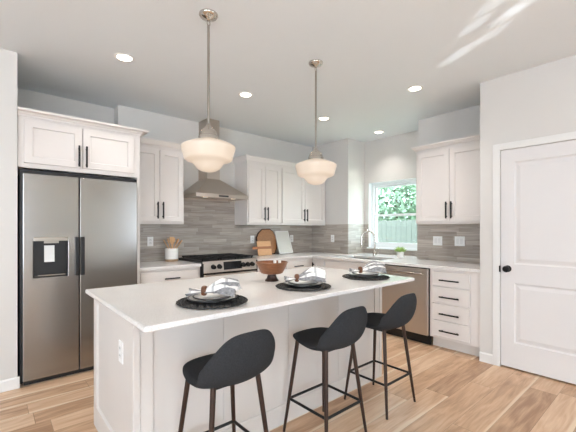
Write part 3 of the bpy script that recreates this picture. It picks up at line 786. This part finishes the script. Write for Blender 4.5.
# ------------------------------------------------------------------ place settings
def setting(x, y, rz, which, place):
    R = Matrix.Rotation(rz, 3, 'Z')
    bm = nb(); r0 = .172; lathe(bm, [(0, 0), (r0, 0), (r0+.004, .003), (r0, .006), (0, .006)], seg=48)
    for ring, rr_, nn, sz in ((0, .183, 34, .0125), (1, .166, 30, .011), (2, .148, 28, .010)):
        for k in range(nn):
            a = 2*PI*(k+.5*ring)/nn; c = Vector((rr_*math.cos(a), rr_*math.sin(a), .0065))
            tg = Vector((-math.sin(a), math.cos(a), 0)); rd = Vector((math.cos(a), math.sin(a), 0))
            tube(bm, [c + sz*(math.cos(h)*tg*1.15 + math.sin(h)*rd) for h in [2*PI*i/8 for i in range(8)]], .0042, 5, closed=True)
    o = obj('placemat', bm, 'mat', smooth=True); o.scale = (.97, .97, 1); o.location = (x, y, CT+.0025); tag(o, 'black round woven placemat with scalloped edge, ' + place, 'placemat', 'black placemats on the island')
    z = CT+.0135
    def pl(name, r, z, label, h):
        t = thing(name, label, 'plate', (x, y, z), 0, 'plates on the island')
        bm = nb(); lathe(bm, [(0, 0), (r*.58, 0), (r*.64, .002), (r*.97, h-.003), (r, h), (r*.96, h+.002), (r*.64, .006), (0, .005)], seg=56); obj('dish', bm, 'ceramic', t, smooth=True)
        bm = nb(); lathe(bm, [(r*.985, h-.004), (r+.0025, h-.001), (r+.0025, h+.002), (r*.985, h+.0025), (r*.95, h+.002), (r*.985, h-.004)], seg=56, caps=False); obj('rim', bm, 'charger', t, smooth=True)
    pl('dinner_plate', .132, z, 'white dinner plate with dark rim, lower plate ' + place, .016)
    pl('salad_plate', .104, z+.0075, 'small white plate with dark rim, upper plate ' + place, .015)
    zt = z+.026
    # napkin drawn through a wooden ring
    t = thing('napkin', 'grey and white striped napkin in a bunch ' + place, 'napkin', (x, y, zt), rz, 'striped napkins on the island')
    bm = nb(); uv = bm.loops.layers.uv.new('UVMap'); nu, nv = 31, 37; G = {}
    for i in range(nu):
        u = -1+2*i/(nu-1)
        for j in range(nv):
            v = -1+2*j/(nv-1)
            if u >= -.35:
                q = (u+.35)/1.35; hw_ = .018 + .100*q**.7; L = -.045 + .185*q
                ridge = .55*abs(math.sin(v*PI*2.1 + .7*math.sin(3*q+x*5))) + .45*abs(math.sin(v*PI*3.6 + 2.2*q + x*9))
                zz = .012 + .066*ridge*min(1, .3+q*1.3)*(1-.35*v*v) + .026*math.sin(PI*min(1, q*.85))*(1-v*v) - .022*q*v*v
            else:
                q = (-.35-u)/.65; hw_ = .018 + .060*q; L = -.045 - .080*q
                ridge = abs(math.sin(v*PI*1.5 + .4)); zz =   .024*(1-.4*q) + .036*ridge*q*(1-.5*v*v) - .008*q
            xx = L + .012*math.sin(v*5+u*3)*max(0, abs(u)-.3); yy = hw_*v*(1+.08*math.sin(u*7))
            G[i, j] = bm.verts.new((xx, yy, max(.0015, zz - .004)))
    for i in range(nu-1):
        for j in range(nv-1):
            f = bm.faces.new((G[i,j], G[i+1,j], G[i+1,j+1], G[i,j+1]))
            for l, (a, c) in zip(f.loops, ((i,j),(i+1,j),(i+1,j+1),(i,j+1))): l[uv].uv = (a/(nu-1), c/(nv-1))
    o = obj('cloth', bm, 'napkin', t, smooth=True); so = o.modifiers.new('solid', 'SOLIDIFY'); so.thickness = .0022; so.offset = 1
    bm = nb(); tube(bm, [(-.045, .021*math.cos(h), .022+.021*math.sin(h)) for h in [2*PI*i/20 for i in range(20)]], .0075, 10, closed=True)
    for v in bm.verts: v.co.x = -.045 + (v.co.x+.045)*1.9
    o = obj('napkin_ring', bm, 'ring', smooth=True); o.location = (x, y, zt+.003); o.rotation_euler = (0, 0, rz)
    tag(o, 'brown wooden ring around the striped napkin ' + place, 'napkin ring', 'wooden napkin rings')
setting(.925, 1.700, math.radians(-38), 1, 'at the nearest place setting')
setting(1.640, 1.730, math.radians(-34), 2, 'at the middle place setting')
setting(2.345, 1.725, math.radians(-36), 3, 'at the farthest place setting')

# wooden pedestal bowl
t = thing('pedestal_bowl', 'brown wooden pedestal bowl at the middle of the island', 'bowl', (1.655, 2.10, CT))
b = nb(); lathe(b, [(0, 0), (.052, 0), (.053, .006), (.040, .022), (.033, .045), (.036, .058), (0, .058)], seg=32); obj('pedestal', b, 'bowlfoot', t, smooth=True)
b = nb(); lathe(b, [(0, .056), (.070, .057), (.084, .062), (.092, .076), (.126, .146), (.120, .148), (.086, .080), (.076, .072), (0, .070)], seg=40); obj('bowl_cup', b, 'bowl', t, smooth=True)
for k, (dx, dy, wh) in enumerate(((.012, -.022, 'left'), (.045, -.040, 'right'))):
    b = nb(); lathe(b, [(0, 0), (.011, 0), (.012, .02), (.010, .06), (.0125, .078), (.010, .086), (0, .088)], seg=18)
    o = obj('ornament', b, 'ceramic', smooth=True); o.location = (1.655+dx, 2.10+dy, CT+.0745)
    tag(o, 'small white upright ornament standing in the wooden bowl, %s of two' % wh, 'ornament', 'white ornaments in the bowl')

# utensil crock
cx, cy = 1.712, 4.19
t = thing('utensil_crock', 'white ceramic crock with tan base on the counter by the fridge', 'crock', (cx, cy, CT))
b = nb(); lathe(b, [(0, 0), (.074, 0), (.077, .004), (.079, .028), (0, .028)], seg=36)
obj('base_band', b, 'stoneware', t, smooth=True)
b = nb(); lathe(b, [(.0, .0281), (.079, .0281), (.080, .155), (.078, .158), (.074, .155), (.073, .036), (0, .036)], seg=36); obj('crock_body', b, 'ceramic', t, smooth=True)
for k, (ang, tl, dx, dy, L, kind, lab) in enumerate(((165, .50, -.05, .0, .255, 'spat', 'flat wooden spatula leaning left in the white crock'), (140, .30, -.03, .02, .255, 'spoon', 'wooden spoon standing left of centre in the crock'),
        (95, .08, .0, .03, .262, 'spat', 'wide wooden spatula upright in the crock'), (40, .22, .02, .02, .26, 'spoon', 'wooden spoon upright just right of centre in the crock'),
        (15, .46, .04, .0, .265, 'spoon', 'wooden spoon leaning right in the white crock'), (-12, .62, .05, -.012, .265, 'spat', 'wooden turner leaning farthest right in the crock'))):
    bm = nb(); tube(bm, [(0, 0, 0), (0, 0, L*.72)], .006, 8)
    if kind == 'spat':
        prism(bm, [(-.008, L*.66), (.008, L*.66), (.026, L*.78), (.028, L), (-.028, L), (-.026, L*.78)], 'y', -.003, .003)
    else:
        lathe(bm, [(0, L*.68), (.014, L*.74), (.024, L*.84), (.023, L*.93), (.012, L*.99), (0, L)], seg=14, sy=.4)
    o = obj('wooden_utensil', bm, 'utensil', smooth=True)
    a = math.radians(ang); o.location = (cx - .5*dx, cy - .5*dy, CT+.039)
    d = Vector((math.cos(a)*math.sin(tl), math.sin(a)*math.sin(tl)*.6, math.cos(tl)))
    o.rotation_euler = d.to_track_quat('Z', 'Y').to_euler(); tag(o, lab, 'kitchen utensil', 'wooden utensils in the crock')

# cutting boards leaning on the backsplash
def lean(o, x, y, tilt): o.location = (x, y, CT+.001+.022*math.sin(tilt)); o.rotation_euler = (-tilt, 0, 0)
t = thing('cutting_board', 'large brown live-edge wood board with dark rim, at the back', 'cutting board'); lean(t, 3.065, 4.225, .16)
pts = [(.05, 0), (.33, 0), (.385, .10), (.385, .27), (.33, .37), (.27, .405), (.12, .40), (.04, .34), (.0, .27), (.0, .10)]
b = nb(); prism(b, pts, 'y', .0, .022); obj('rim', b, 'bark', t, bev=.004)
b = nb(); prism(b, [(.1925+(p[0]-.1925)*.93, .205+(p[1]-.205)*.93) for p in pts], 'y', -.002, .001); obj('board_face', b, 'walnut', t)
t = thing('cutting_board', 'light wood paddle board with a darker stripe, leaning in front', 'cutting board'); lean(t, 3.005, 4.13, .20)
b = nb(); box(b, .0, .255, 0, .018, .0, .095, .003); box(b, .0, .255, 0, .018, .135, .215, .003); obj('board_face', b, 'maple', t)
b = nb(); box(b, .0, .255, .0, .018, .0952, .1348, .002); box(b, -.085, .001, .002, .016, .095, .135, .005); obj('stripe_and_handle', b, 'cherry', t)
t = thing('cutting_board', 'pale grey marble board with white edge, leaning at the right', 'cutting board'); lean(t, 3.42, 4.135, .36)
b = nb(); rim_panel(b, 0, .285, 0, .385, 0, .018, .020, .003); obj('frame', b, 'ceramic', t)
b = nb(); box(b, .023, .262, .0015, .006, .023, .362); obj('marble_inlay', b, 'marble', t)

# small plant by the window
t = thing('potted_plant', 'small green plant in a white pot on the window counter', 'plant', (4.30, 2.585, CT))
b = nb(); lathe(b, [(0, 0), (.040, 0), (.043, .004), (.050, .085), (.047, .088), (.044, .078), (0, .076)], seg=28); obj('pot', b, 'ceramic', t, smooth=True)
b = nb(); lathe(b, [(0, .0765), (.042, .0785), (0, .079)], seg=20); obj('soil', b, 'soil', t)
b = nb(); rr = random.Random(5)
for k in range(90):
    a = rr.uniform(0, 2*PI); el = rr.uniform(.15, 1.35); L = rr.uniform(.06, .10)
    d = Vector((math.cos(a)*math.cos(el), math.sin(a)*math.cos(el), math.sin(el))); o0 = Vector((math.cos(a)*.02, math.sin(a)*.02, .078)); sd = d.cross(Vector((0, 0, 1))).normalized()*.009; up = sd.cross(d).normalized()*.003
    m1 = o0 + d*L*.55 + up; e = o0 + d*L - Vector((0, 0, .012*math.cos(el)))
    vs = [b.verts.new(p) for p in (o0, m1+sd, e, m1-sd)]; b.faces.new(vs)
obj('leaves', b, 'leaf', t)

# ------------------------------------------------------------------ pendants and downlights
def pendant(label):
    t = thing('pendant_lamp', label, 'pendant lamp', (0, 0, H), 0, 'pendants over the island')
    b = nb(); lathe(b, [(0, 0), (.062, 0), (.063, -.006), (.056, -.018), (.030, -.030), (.014, -.035), (.008, -.042), (0, -.042)], seg=32); obj('canopy', b, 'chrome', t, smooth=True)
    b = nb(); tube(b, [(.011*math.cos(h), 0, -.058+.019*math.sin(h)) for h in [2*PI*i/16 for i in range(16)]], .0028, 8, closed=True); obj('loop', b, 'chrome', t, smooth=True)
    b = nb(); tube(b, [(0, 0, -.074), (0, 0, -.745)], .0085, 12); obj('rod', b, 'nickel', t, smooth=True)
    b = nb(); lathe(b, [(0, -.735), (.013, -.737), (.015, -.752), (.024, -.758), (.028, -.766), (.044, -.776), (.055, -.792), (.059, -.808), (.059, -.814), (.065, -.817), (.067, -.822), (.067, -.842), (.060, -.846), (0, -.846)], seg=36); obj('fitter_cap', b, 'chrome', t, smooth=True)
    b = nb(); lathe(b, [(0, -.840), (.066, -.842), (.078, -.846), (.120, -.860), (.160, -.876), (.176, -.886), (.179, -.895), (.176, -.908), (.161, -.966), (.156, -.977), (.146, -.984), (.116, -.993), (.100, -1.003), (.090, -1.018), (.076, -1.036), (.050, -1.051), (.022, -1.058), (0, -1.059)], seg=48); obj('glass_shade', b, 'opal', t, smooth=True)
    return t
def lamp_light(x, y):
    l = bpy.data.lights.new('pendant_glow', 'SPOT'); l.energy = 12; l.color = (1, .93, .84); l.spot_size = math.radians(165); l.spot_blend = .6; l.shadow_soft_size = .09
    o = bpy.data.objects.new('pendant_glow', l); COL.objects.link(o); o.location = (x, y, H-1.075)
lamp_light(1.109, 2.094); lamp_light(2.135, 2.094)
p = pendant('opal schoolhouse pendant over the near end of the island, in front of hood'); p.location = (1.109, 2.094, H)
dup(p, (2.135, 2.094, H), 'opal schoolhouse pendant over the far end of the island')
def can(label):
    t = thing('downlight', label, 'ceiling light', (0, 0, H), 0, 'recessed ceiling lights')
    b = nb(); prof = [(.056, -.001), (.062, -.006), (.082, -.003), (.084, 0)]
    lathe(b, prof + [(.056, 0), (.056, -.001)], seg=32, caps=False); obj('trim_ring', b, 'plate', t, smooth=True)
    b = nb(); lathe(b, [(0, -.0005), (.0565, -.0005), (.0555, -.003), (0, -.003)], seg=32); obj('lens', b, 'can', t, smooth=True)
    return t
cans = [(.855, 3.085, 'lit recessed ceiling light in front of the fridge'), (2.074, 3.085, 'lit recessed ceiling light in front of the range hood'),
        (3.295, 3.085, 'lit recessed ceiling light near the back corner, beside far pendant'), (4.376, 2.98, 'lit recessed ceiling light in the window niche above the sink'),
        (3.295, 1.812, 'lit recessed ceiling light nearest the pantry')]
c0 = can(cans[0][2]); c0.location = (cans[0][0], cans[0][1], H)
for x, y, lab in cans[1:]: dup(c0, (x, y, H), lab)
for k, (x, y, lab) in enumerate(cans):
    l = bpy.data.lights.new('downlight_beam', 'SPOT'); l.energy = (34, 56, 56, 40, 54)[k]; l.color = (1, .95, .91); l.spot_size = math.radians(116); l.spot_blend = 1; l.shadow_soft_size = .055
    o = bpy.data.objects.new('downlight_beam', l); COL.objects.link(o); o.location = (x, y, H-.012)
